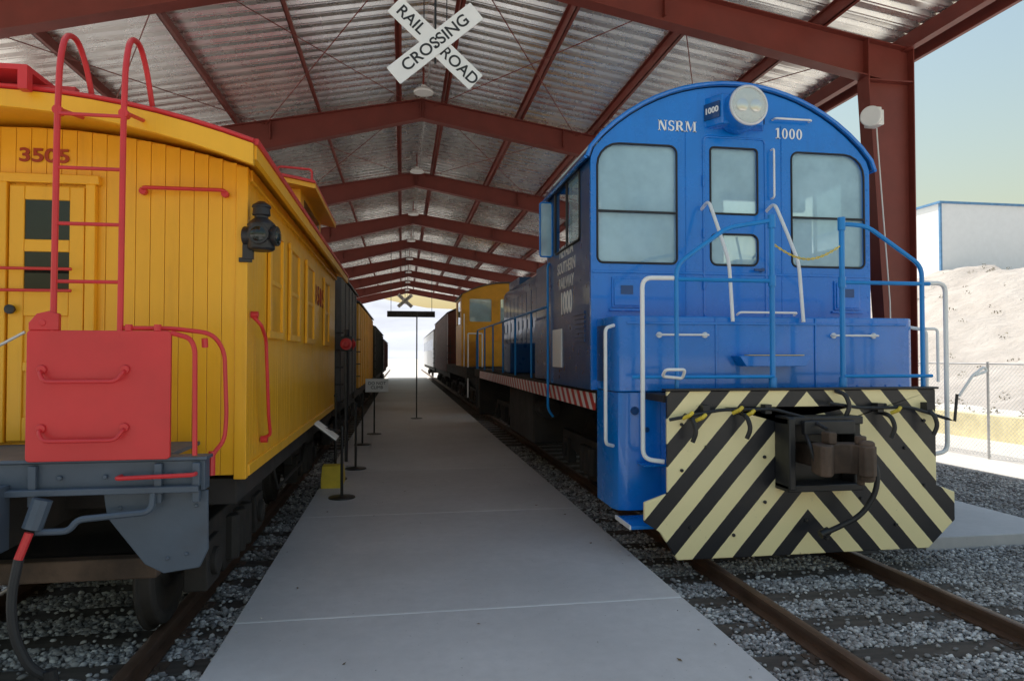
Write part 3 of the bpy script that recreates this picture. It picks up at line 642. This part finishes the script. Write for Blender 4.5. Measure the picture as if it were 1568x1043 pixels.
# ------------------------------------------------------------------ caboose
def planks(mb,axis,c0,c1,a0,a1,z0,z1f,w=.092,gap=.003):
    a=a0
    while a<a1-.01:
        b=min(a+w,a1); m=(a+b)/2; zz=z1f(m)
        j=random.uniform(0,.001)
        if axis=='Y': mb.box(a+gap/2,b-gap/2,c0-j,c1,z0,zz)
        else: mb.box(c0,c1+j,a+gap/2,b-gap/2,z0,zz)
        a=b
def caboose(y0,y1):
    C=empty('caboose'); cx=-2.4; x0,x1=-3.75,-1.05
    def zr(x): return 3.37-.115*(x-cx)**2
    e=MB(C,'inner_shell','yellow'); 
    pts=[(x0+.03,1.0),(x1-.03,1.0)]+[(x1-.03-(x1-x0-.06)*k/10,zr(x1-.03-(x1-x0-.06)*k/10)-.06) for k in range(11)]
    e.prism(pts,'Y',y0+.012,y1); e.done(smooth=0)
    e=MB(C,'siding','yellow')
    planks(e,'Y',y0-.004,y0+.010,x0+.05,x1-.05,.99,lambda x:zr(x)-.07)
    planks(e,'X',x1-.029,x1-.010,y0+.055,y1-.05,1.0,lambda y:3.08)
    e.done(bevel=.002,smooth=0)
    e=MB(C,'corner_posts','yellow')
    for xx in (x1-.075,x0): e.box(xx-.003,xx+.078,y0-.016,y0+.06,.96,3.10)
    e.box(x1-.03,x1+.018,y0+.062,y1,3.02,3.10); e.box(x1-.02,x1+.012,y0+.062,y1,.97,1.05)
    e.done(bevel=.006)
    e=MB(C,'side_window_frames','yellow'); g=MB(C,'side_window_panels','yellow_dk')
    for ya,yb in ((5.72,6.22),(6.72,7.22),(7.85,8.4),(9.6,10.1)):
        ya+=y0-4.92; yb+=y0-4.92
        for q in ((ya-.07,ya,2.0,2.8),(yb,yb+.07,2.0,2.8),(ya-.09,yb+.09,2.8,2.86),(ya-.09,yb+.09,1.94,2.0)): e.box(x1-.004,x1+.024,*q)
        g.box(x1-.003,x1+.001,ya,yb,2.0,2.8)
        e.box(x1+.002,x1+.012,ya,yb,2.38,2.42)
    e.done(bevel=.004); g.done()
    RO=.14; yr0=y0-.50; yr1=y1+.5; n=16
    xs=[x0-RO+(x1-x0+2*RO)*k/n for k in range(n+1)]
    e=MB(C,'roof','roofred'); e.prism([(x,zr(x)) for x in xs]+[(x,zr(x)+.025) for x in xs[::-1]],'Y',yr0-.01,yr1); e.done(smooth=30)
    e=MB(C,'roof_ceiling','yellow'); e.prism([(x,zr(x)-.025) for x in xs]+[(x,zr(x)-.002) for x in xs[::-1]],'Y',yr0+.02,yr1); e.done(smooth=30)
    e=MB(C,'roof_end_fascia','yellow'); e.prism([(x,zr(x)-.105-.02*abs(x-cx)) for x in xs]+[(x,zr(x)-.003) for x in xs[::-1]],'Y',yr0-.03,yr0+.018); e.done(bevel=.004,smooth=30)
    e=MB(C,'roof_side_fascia','yellow'); e.box(x1+RO-.02,x1+RO+.012,yr0+.02,yr1,zr(x1+RO)-.09,zr(x1+RO)-.004); e.done()
    e=MB(C,'roof_edge_trim','red'); e.tube([(x,yr0-.02,zr(x)+.018) for x in xs],.014,6); e.box(x1+RO+.0,x1+RO+.025,yr0,yr1,zr(x1+RO)-.003,zr(x1+RO)+.035); e.done()
    cy0,cy1=y0+2.75,y0+4.6
    e=MB(C,'cupola','yellow'); e.box(x0+.05,x1-.04,cy0,cy1,3.0,3.62); e.done(bevel=.01)
    e=MB(C,'cupola_roof','yellow'); cz=lambda x:3.78-.07*(x-cx)**2
    e.prism([(x,cz(x)-.05) for x in xs]+[(x,cz(x)) for x in xs[::-1]],'Y',cy0-.22,cy1+.2); e.done(smooth=30)
    e=MB(C,'cupola_trim','red'); e.prism([(x,cz(x)+.002) for x in xs]+[(x,cz(x)+.03) for x in xs[::-1]],'Y',cy0-.25,cy1+.22); e.done(smooth=30)
    e=MB(C,'cupola_windows','glassdk'); e.box(x1-.041,x1-.035,cy0+.25,cy1-.25,3.3,3.55); e.box(x1-.55,x1-.15,cy0-.008,cy0-.002,3.35,3.55); e.done()
    e=MB(C,'cupola_grab','red'); e.tube([(x1+.1,cy0-.2,3.66),(x1+.1,cy0-.2,3.78),(x1-.25,cy0-.2,3.80),(x1-.25,cy0-.2,3.7)],.013,6,rad=.04); e.done()
    e=MB(C,'roof_running_board','red'); e.box(cx-.30,cx+.26,yr0-.12,cy0-.3,3.45,3.48); e.box(cx+.21,cx+.26,yr0-.12,yr0-.06,3.34,3.45); e.box(cx-.3,cx+.42,yr0+.1,yr0+.16,3.40,3.446); e.done()
    e=MB(C,'end_beam','grey'); e.box(-3.72,-1.10,y0-.80,y0-.70,1.04,1.21); e.box(-3.74,-1.085,y0-.82,y0-.69,1.212,1.232); e.box(-3.5,-1.34,y0-.688,y0-.02,1.20,1.225); e.box(-3.70,-1.12,y0-.86,y0-.803,1.04,1.075)
    e.prism([(-1.64,1.035),(-1.09,1.035),(-1.085,.70),(-1.13,.60),(-1.32,.575),(-1.42,.63),(-1.62,.90)],'Y',y0-.78,y0-.755)
    e.prism([(-3.16,1.035),(-3.71,1.035),(-3.715,.70),(-3.67,.60),(-3.48,.575),(-3.38,.63),(-3.18,.90)],'Y',y0-.78,y0-.755)
    e.box(-2.75,-2.1,y0-1.0,y0-.8,.75,1.1)
    for x in (-2.0,-1.85,-1.62,-1.36,-1.28,-1.2,-1.15): e.cyl((x,y0-.80,1.13),(x,y0-.82,1.13),.014,n=8)
    for x,z in ((-1.2,.68),(-1.3,.66),(-1.55,.95),(-1.15,.95)): e.cyl((x,y0-.78,z),(x,y0-.79,z),.012,n=8)
    for x in (-1.98,-1.34,-1.14): e.box(x-.02,x+.02,y0-.835,y0-.802,.98,1.20)
    e.done(bevel=.008)
    e=MB(C,'sill_grab','red'); e.tube([(-1.54,y0-.8,1.13),(-1.54,y0-.88,1.13),(-1.14,y0-.88,1.14),(-1.14,y0-.8,1.14)],.012,8,rad=.03); e.done()
    e=MB(C,'brake_pipe','grey'); e.tube([(-1.36,y0-.84,1.04),(-1.36,y0-.86,.94),(-1.72,y0-.9,.92),(-1.76,y0-.9,.86),(-1.92,y0-.9,.86)],.018,8,rad=.05); e.tube([(-1.90,y0-.88,1.03),(-1.94,y0-.9,.88)],.05,10); e.done()
    e=MB(C,'air_hose_valve','red'); e.cyl((-1.93,y0-.95,.87),(-1.97,y0-.97,.74),.022,n=10); e.done()
    e=MB(C,'air_hose','rubber'); e.tube([(-1.97,y0-.96,.75),(-1.99,y0-1.0,.55),(-1.96,y0-1.02,.35),(-1.88,y0-1.02,.19),(-1.80,y0-1.0,.13)],.024,10,rad=.1); e.tube([(-1.80,y0-1.0,.17),(-1.78,y0-1.0,.05)],.035,10); e.done()
    e=MB(C,'underframe','under'); e.box(-3.6,-1.12,y0+.05,y1,.78,.96); e.box(-3.0,-1.8,y0+2.6,y0+4,.25,.8); e.box(-2.6,-2.2,y0-.69,y1,.7,1.0)
    e.tube([(-1.25,y0+1.9,.9),(-1.25,y0+2.4,.45),(-1.25,y0+4.1,.45),(-1.25,y0+4.6,.9)],.02,6); e.done(bevel=.01)
    truck(C,cx,(y0+.35,y0+1.95),.42,.92,name='truck_near'); truck(C,cx,(y1-1.9,y1-.4),.42,.92,name='truck_far')
    e=MB(C,'brake_beam','rust'); e.box(-3.3,-1.5,y0-.35,y0-.25,.42,.55); e.done(bevel=.01)
    yp=y0-.80
    e=MB(C,'platform_gate','red'); e.prism(rrect(-2.01,1.225,-1.275,1.94,.02,3),'Y',yp-.045,yp-.02); 
    for z in (1.34,1.66):
        e.tube([(-1.93,yp-.045,z+.06),(-1.93,yp-.075,z+.05),(-1.90,yp-.095,z),(-1.54,yp-.095,z),(-1.51,yp-.075,z+.05),(-1.51,yp-.045,z+.06)],.011,8,rad=.03)
        for x in (-1.93,-1.51): e.cyl((x,yp-.045,z+.065),(x,yp-.06,z+.065),.025,n=10)
    e.prism([(-2.0,1.94),(-1.85,1.94),(-1.85,2.03),(-1.90,2.045),(-1.96,2.03),(-2.0,1.98)],'Y',yp-.05,yp-.015)
    e.cyl((-1.93,yp-.055,1.98),(-1.93,yp-.01,1.98),.018,n=12)
    e.done(bevel=.005)
    e=MB(C,'roof_ladder','red')
    for x in (-1.885,-1.545):
        e.tube([(x,yp-.03,1.9),(x,yp-.02,3.10),(x,yp+.0,3.45),(x,yp+.06,3.62),(x,yp+.20,3.66),(x,yp+.32,3.55),(x,yp+.42,3.36)],.0165,10,rad=.09)
    for z in (2.21,2.53,2.84,3.14): e.tube([(-1.885,yp-.022,z),(-1.545,yp-.022,z)],.0105,8)
    for x in (-1.885,-1.545): e.tube([(x,yp,3.17),(x,yp+.28,3.22)],.012,8); e.cyl((x,yp-.03,3.16),(x,yp+.02,3.16),.026,n=10)
    for z in (2.22,2.36): e.tube([(-2.75,y0-.12,z),(-2.11,y0-.12,z)],.010,6)
    e.tube([(-1.28,yp-.03,1.93),(-1.18,yp-.02,1.90),(-1.155,yp-.02,1.84),(-1.15,yp-.02,1.24)],.014,8,rad=.05)
    e.tube([(-1.54,yp-.02,1.955),(-1.28,yp+.0,1.955),(-1.08,yp+.05,1.93),(-1.03,yp+.12,1.83),(-1.02,yp+.14,1.45),(-1.03,yp+.14,1.30),(-1.10,yp+.14,1.22),(-1.10,yp+.14,1.12)],.013,8,rad=.06)
    e.cyl((-1.12,yp+.04,1.90),(-1.12,yp+.05,1.85),.018,n=8)
    e.cyl((-1.10,yp+.14,1.10),(-1.10,yp+.14,1.24),.020,n=8)
    for x in (-1.35,-1.50): e.cyl((x,yp-.03,1.94),(x,yp-.03,1.975),.02,n=8)
    e.tube([(-1.71,y0-.005,2.90),(-1.71,y0-.07,2.92),(-1.19,y0-.07,2.92),(-1.19,y0-.005,2.90)],.013,8,rad=.03)
    for x in (-1.71,-1.19): e.cyl((x,y0-.02,2.90),(x,y0-.06,2.90),.024,n=10)
    e.tube([(x1+.01,y0+.12,2.08),(x1+.07,y0+.12,2.02),(x1+.07,y0+.3,1.92),(x1+.07,y0+.42,1.35),(x1+.07,y0+.50,1.20),(x1+.01,y0+.50,1.18)],.013,8,rad=.05)
    e.cyl((x1,y0+.12,2.09),(x1+.05,y0+.12,2.09),.024,n=10); e.cyl((x1,y0+.5,1.17),(x1+.05,y0+.5,1.17),.026,n=10)
    e.done()
    e=MB(C,'end_door','yellow')
    dx0,dx1=-2.53,-2.06; yf=y0-.02
    for q in ((dx0-.06,dx0,1.24,2.93),(dx1,dx1+.06,1.24,2.93),(dx0-.08,dx1+.08,2.93,2.99)): e.box(q[0],q[1],yf-.035,y0-.0055,q[2],q[3])
    e.box(dx0+.002,dx1-.002,yf-.006,y0-.0055,1.24,2.92)
    for q in ((dx0+.01,dx0+.10,1.25,2.91),(dx1-.10,dx1-.01,1.25,2.91),(dx0+.101,dx1-.101,2.82,2.91),(dx0+.101,dx1-.101,2.48,2.56),(dx0+.101,dx1-.101,2.06,2.22),(dx0+.101,dx1-.101,1.25,1.4),(dx0+.101,dx1-.101,1.7,1.76)):
        e.box(q[0],q[1],yf-.022,yf-.0065,q[2],q[3])
    e.done(bevel=.005)
    e=MB(C,'door_glass','glassdk'); e.box(dx0+.10,dx1-.10,yf-.012,yf-.0068,2.22,2.48); e.box(dx0+.10,dx1-.10,yf-.012,yf-.0068,2.56,2.82); e.done()
    e=MB(C,'door_knob','black'); e.lathe((dx0+.04,yf-.02,2.10),(dx0+.04,yf-.07,2.10),[(0,.02),(.4,.015),(.5,.03),(.9,.03),(1,.015)],14); e.done()
    text(C,'letters_number','3505',.125,(-2.33,y0-.012,3.115),(90,0,0),'letter',.003,.003,sx=1.25)
    text(C,'letters_side','3 5 0 5',.34,(x1-.003,y0+4.2,2.55),(90,0,90),'letter',.004,.004)
    e=MB(C,'safety_chain','galvwire'); e.tube([(-2.03,yp-.02,1.93),(-2.25,yp-.02,1.80),(-2.6,yp-.02,1.74),(-3.0,yp-.02,1.80)],.008,6,rad=.1); e.done()
    lx,ly,lz=-.955,y0-.03,2.62
    e=MB(C,'marker_lamp','black')
    e.lathe((lx,ly,lz-.10),(lx,ly,lz+.24),[(0,.075),(.04,.09),(.48,.09),(.52,.095),(.56,.085),(.66,.045),(.70,.045),(.72,.06),(.86,.055),(.88,.065),(.92,.06),(1,.02)],24)
    for a in (-90,-10,170): 
        d=Vector((math.cos(R(a)),math.sin(R(a)),0)); c=Vector((lx,ly,lz-.0)); e.lathe(c+d*.06,c+d*.115,[(0,.064),(.8,.068),(1,.068)],20)
    e.box(lx-.12,lx-.05,ly-.02,ly+.02,lz-.16,lz-.06); e.box(x1-.05,lx-.06,ly-.012,ly+.012,lz-.18,lz-.15); e.done(bevel=.003)
    e=MB(C,'marker_lens','glassdk')
    for a in (-90,-10): 
        d=Vector((math.cos(R(a)),math.sin(R(a)),0)); c=Vector((lx,ly,lz-.0)); e.lathe(c+d*.11,c+d*.13,[(0,.056),(.5,.045),(1,.01)],20)
    e.done()
    return C
caboose(4.92,11.3)

# ------------------------------------------------------------------ background rolling stock
def car(name,cx,w,y0,y1,z0,z1,rise,mat,roofm,wins=None,door=False):
    c=empty(name); x0,x1=cx-w/2,cx+w/2; n=12
    xs=[x0-.04+(w+.08)*k/n for k in range(n+1)]; zf=lambda x:z1+rise*(1-((x-cx)/(w/2+.04))**2)
    e=MB(c,'body',mat); e.box(x0,x1,y0,y1,z0,z1-.001)
    e.prism([(x0+.01,z1-.01),(x1-.01,z1-.01)]+[(x,zf(x)-.03) for x in xs[::-1][1:-1]],'Y',y0+.01,y1-.01); 
    k=y0+.8
    while k<y1 and wins is None: e.box(x0-.02,x1+.02,k,k+.05,z0,z1-.04); k+=.9
    e.done(bevel=.015)
    e=MB(c,'roof',roofm); e.prism([(x,zf(x)) for x in xs]+[(x,zf(x)+.04) for x in xs[::-1]],'Y',y0-.08,y1+.08); e.done(smooth=30)
    if wins:
        e=MB(c,'windows','glassdk'); k=y0+1.2
        while k<y1-1.5: e.box(x0-.008,x1+.008,k,k+wins[0],wins[2],wins[3]); k+=wins[1]
        e.done()
    e=MB(c,'end_details','black'); 
    for xx in (x0+.1,x1-.1):
        e.tube([(xx,y0-.08,z0-.2),(xx,y0-.08,z0+1.6)],.015,6)
        for q in range(5): e.tube([(xx-.15,y0-.06,z0+.3*q),(xx+.15,y0-.06,z0+.3*q)],.012,6)
    e.box(cx-.12,cx+.12,y0-.6,y0,.78,1.05); e.done()
    e=MB(c,'underframe','under'); e.box(x0+.1,x1-.1,y0,y1,z0-.25,z0-.01); e.done()
    truck(c,cx,(y0+1.0,y0+2.8),.42,.95,name='truck_near'); truck(c,cx,(y1-2.8,y1-1.0),.42,.95,name='truck_far')
    return c
car('grey_boxcar',-2.4,2.7,12.3,16.4,1.0,3.2,.3,'greycar','greycar')
car('yellow_boxcar',-2.4,2.7,17.2,25.5,1.0,3.1,.3,'yellow_dk','greycar')
car('dark_freight_car',-2.4,2.75,26.8,38.5,1.0,2.9,.3,'darkcar','greycar')
car('dark_freight_car',-2.4,2.75,40,52,1.0,2.7,.3,'brown','greycar')
car('brown_boxcar',3.58,3.0,31.2,43.6,1.05,3.75,.4,'brown','greycar')
car('passenger_coach',3.58,3.05,45,66,1.05,3.45,.55,'silver','silver',wins=(1.1,1.7,2.2,2.95))
sl=empty('switch_stand_lamp'); e=MB(sl,'stand','black'); e.cyl((-.93,12.0,-.2),(-.93,12.0,1.9),.03,n=10); e.box(-1.03,-.83,11.9,12.1,1.88,2.13); e.cyl((-.93,12.0,2.13),(-.93,12.0,2.25),.05,n=12); e.box(-1.2,-.8,11.8,12.2,-.24,-.15); e.done(bevel=.01)
e=MB(sl,'red_lens','red'); e.lathe((-.93,11.9,2.0),(-.93,11.84,2.0),[(0,.09),(.3,.10),(.4,.07),(1,.04)],24); e.lathe((-.83,12.0,2.0),(-.78,12.0,2.0),[(0,.09),(.3,.10),(.4,.07),(1,.04)],24); e.done()
Y=empty('yellow_switcher_locomotive')
yo=[(1.98,1.45),(5.1,1.45)]+arch(1.98,5.1,3.85,4.25)
plate(Y,'cab_wall',yo,[rrect(2.25,2.95,3.0,3.72,.05),rrect(3.3,2.95,3.8,3.72,.05),rrect(4.1,2.95,4.85,3.72,.05)],'Y',22.9,.05,'yellow_dk')
e=MB(Y,'cab_body','yellow_dk'); e.box(1.98,2.02,22.93,25.2,1.45,2.9); e.box(1.98,2.02,22.93,23.4,2.9,3.84); e.box(1.98,2.02,24.7,25.2,2.9,3.84); e.box(1.98,2.02,23.4,24.7,3.7,3.84); e.box(5.06,5.1,22.93,25.2,1.45,3.84); e.box(2.02,5.06,25.15,25.2,1.45,2.9)
e.box(2.7,4.4,25.2,30.2,1.45,3.3); e.box(2.5,4.7,22.3,22.87,1.45,2.3); e.done(bevel=.02)
e=MB(Y,'roof','greycar'); e.prism(arch(1.93,5.15,3.85,4.30)+arch(1.95,5.13,3.85,4.26)[::-1],'Y',22.75,25.35); e.done(smooth=30)
e=MB(Y,'glass','glass'); e.box(2.03,5.05,22.91,22.915,2.9,3.8); e.box(2.0,2.005,23.4,24.7,2.9,3.7); e.done(smooth=0)
e=MB(Y,'frame','under'); e.box(2.0,5.1,21.3,30.6,1.1,1.44); e.box(2.3,4.9,21.2,21.29,.2,1.44); e.box(2.8,4.3,21.3,30.6,.4,1.1); e.done()
e=MB(Y,'handrails','white')
for x in (2.05,2.5,4.6,5.05): e.tube([(x,21.35,.5),(x,21.35,2.5)],.022,6)
e.tube([(2.05,21.35,2.5),(2.5,21.35,2.5)],.022,6); e.tube([(2.05,22.7,1.4),(2.05,22.7,3.2)],.02,6); e.done()
truck(Y,3.58,(22.6,24.8),.5,1.0,name='truck_near'); truck(Y,3.58,(27.5,29.5),.5,1.0,name='truck_far')

# ------------------------------------------------------------------ signs and stanchions on walkway
def stanchion(name,x,y,h):
    s=empty(name); e=MB(s,'post','blackmet'); e.lathe((x,y,0),(x,y,.03),[(0,.17),(.5,.165),(1,.03)],28); e.cyl((x,y,.02),(x,y,h),.019,n=12); e.lathe((x,y,h),(x,y,h+.05),[(0,.028),(.5,.028),(1,.015)],12); e.done(); return s
s=stanchion('interpretive_sign',-.745,8.95,.86)
e=MB(s,'panel','board'); e.obox((-.98,8.75,.93),(.50,.36,.02),Matrix.Rotation(R(38),3,'Y')); e.done(bevel=.004)
e=MB(s,'panel_frame','blackmet'); e.obox((-.985,8.75,.915),(.54,.40,.012),Matrix.Rotation(R(38),3,'Y')); e.tube([(-.745,8.95,.84),(-.95,8.8,.90)],.015,6); e.done()
stanchion('stanchion_post',-.72,11.2,1.0)
s=stanchion('information_sign',-.62,16.1,1.05)
e=MB(s,'panel','board'); e.obox((-.56,16.05,1.12),(.52,.02,.32),Matrix.Rotation(R(-20),3,'X')); e.done(bevel=.004)
text(s,'letters','DO NOT\nCLIMB',.10,(-.56,16.03,1.12),(70,0,0),'black')
stanchion('stanchion_post',-.78,14.2,1.0)
stanchion('sign_pole',.43,19.9,3.0)
o=MB(None,'wheel_chock','chainy'); o.prism([(9.6,-.2),(10.2,-.2),(10.2,.1),(9.95,.28),(9.75,.28),(9.6,.1)],'X',-1.08,-.80); o.done(bevel=.01)
stanchion('stanchion_post',-.95,10.3,1.2)
# ------------------------------------------------------------------ surroundings to the right
F=empty('chain_link_fence'); e=MB(F,'posts','galvwire')
for k in range(18): y=-6+k*3; e.cyl((11.6,y,-.26),(11.6,y,1.68),.025,n=8)
e.tube([(11.6,-6,1.64),(11.6,45,1.64)],.016,6); e.done()
v=[];f=[]
def wire(a,b,wd=.0026):
    o=len(v)
    for p in (a,b):
        v.extend([(p[0]-wd,p[1],p[2]),(p[0]+wd,p[1]-wd,p[2]),(p[0]+wd,p[1]+wd,p[2])])
    f.extend([(o,o+1,o+4,o+3),(o+1,o+2,o+5,o+4),(o+2,o,o+3,o+5)])
H0,H1=-.22,1.62; yy=-6
while yy<34:
    wire((11.6,yy,H0),(11.6,yy+(H1-H0),H1)); wire((11.61,yy,H1),(11.61,yy+(H1-H0),H0)); yy+=.085
me=bpy.data.meshes.new('mesh'); me.from_pydata(v,[],f); addobj('wire_mesh',me,F,'galvwire',0,0)
e=MB(None,'low_barrier_wall','curb'); e.box(14.2,14.45,-20,60,-.3,.36); e.done(bevel=.02)
def terrain(name,x0,x1,y0,y1,nx,ny,hf,mat):
    v=[];f=[]
    for i in range(nx+1):
        for j in range(ny+1):
            x=x0+(x1-x0)*i/nx; y=y0+(y1-y0)*j/ny; v.append((x,y,hf(x,y)))
    for i in range(nx):
        for j in range(ny): a=i*(ny+1)+j; f.append((a,a+1,a+ny+2,a+ny+1))
    me=bpy.data.meshes.new(name); me.from_pydata(v,[],f); return addobj(name,me,None,mat,0,60)
def emb(x,y):
    t=max(0,min(1,(x-22)/26)); s=t*t*(3-2*t)
    fy=max(0,min(1,(150-y)/50))
    return -.30+(8.9*s+.9*mn.noise(Vector((x*.12,y*.12,0)))*min(1,t*3)+.45*mn.noise(Vector((x*.5,y*.5,3)))*min(1,t*4)+.2*mn.noise(Vector((x*1.3,y*1.3,3)))*min(1,t*4))*fy
terrain('embankment_hill',20,140,-40,150,150,190,emb,'hill')
e=MB(None,'desert_scrub','weed')
for k in range(420):
    x=random.uniform(16,50); y=random.uniform(5,62); z=emb(x,y) if x>21 else -.26; r=random.uniform(.12,.42)
    for q in range(16):
        d=Vector((random.gauss(0,1),random.gauss(0,1),abs(random.gauss(0,.8)))).normalized()*r*random.uniform(.5,1); c=Vector((x,y,z))+d*.9; s=r*.22
        e._add([c+Vector((random.uniform(-s,s),random.uniform(-s,s),random.uniform(-s,s))) for _ in range(3)],[(0,1,2)])
e.done(smooth=0)
B=empty('white_warehouse'); e=MB(B,'walls','bldg'); e.box(46.7,110,53,80,7,15.2)
e.done()
e=MB(B,'trim','btrim'); e.box(46.5,110.2,52.8,80.2,15.2,15.38); e.box(46.62,46.78,52.9,53.1,7,15.2); e.done()
def mt(x,y):
    d=(y-900)/500; b=max(0,1-abs(d)); return -5+b*(55+55*mn.noise(Vector((x*.003,y*.003,1)))+18*mn.noise(Vector((x*.012,y*.012,5))))
terrain('distant_mountain_range',-1800,1800,400,1400,120,40,mt,'mtn')

# ------------------------------------------------------------------ light
w=bpy.data.worlds.new('World'); S.world=w; w.use_nodes=True; t=w.node_tree
sk=t.nodes.new('ShaderNodeTexSky'); sk.sky_type='NISHITA'; sk.sun_disc=False
sd=Vector((.345,-.42,-1)).normalized()
el=math.asin(-sd.z); sk.sun_elevation=el; sk.sun_rotation=math.atan2(-sd.x,-sd.y)
sk.air_density=2.4; sk.dust_density=2.6; sk.ozone_density=2.0; sk.altitude=0
bg=t.nodes['Background']; bg.inputs[1].default_value=.15; t.links.new(sk.outputs[0],bg.inputs[0])
l=bpy.data.lights.new('sun','SUN'); l.energy=5; l.angle=R(.53); l.color=(1,.96,.90)
lo=bpy.data.objects.new('sun',l); COL.objects.link(lo); lo.rotation_euler=sd.to_track_quat('-Z','Y').to_euler()
S.view_settings.view_transform='Standard'; S.view_settings.look='None'; S.view_settings.exposure=0
c=bpy.data.cameras.new('camera'); co=bpy.data.objects.new('camera',c); COL.objects.link(co)
c.lens=24; c.sensor_width=36; c.clip_start=.05; c.clip_end=6000
co.location=(0,0,1.8); co.rotation_euler=(R(91.29),0,R(-9.18)); S.camera=co
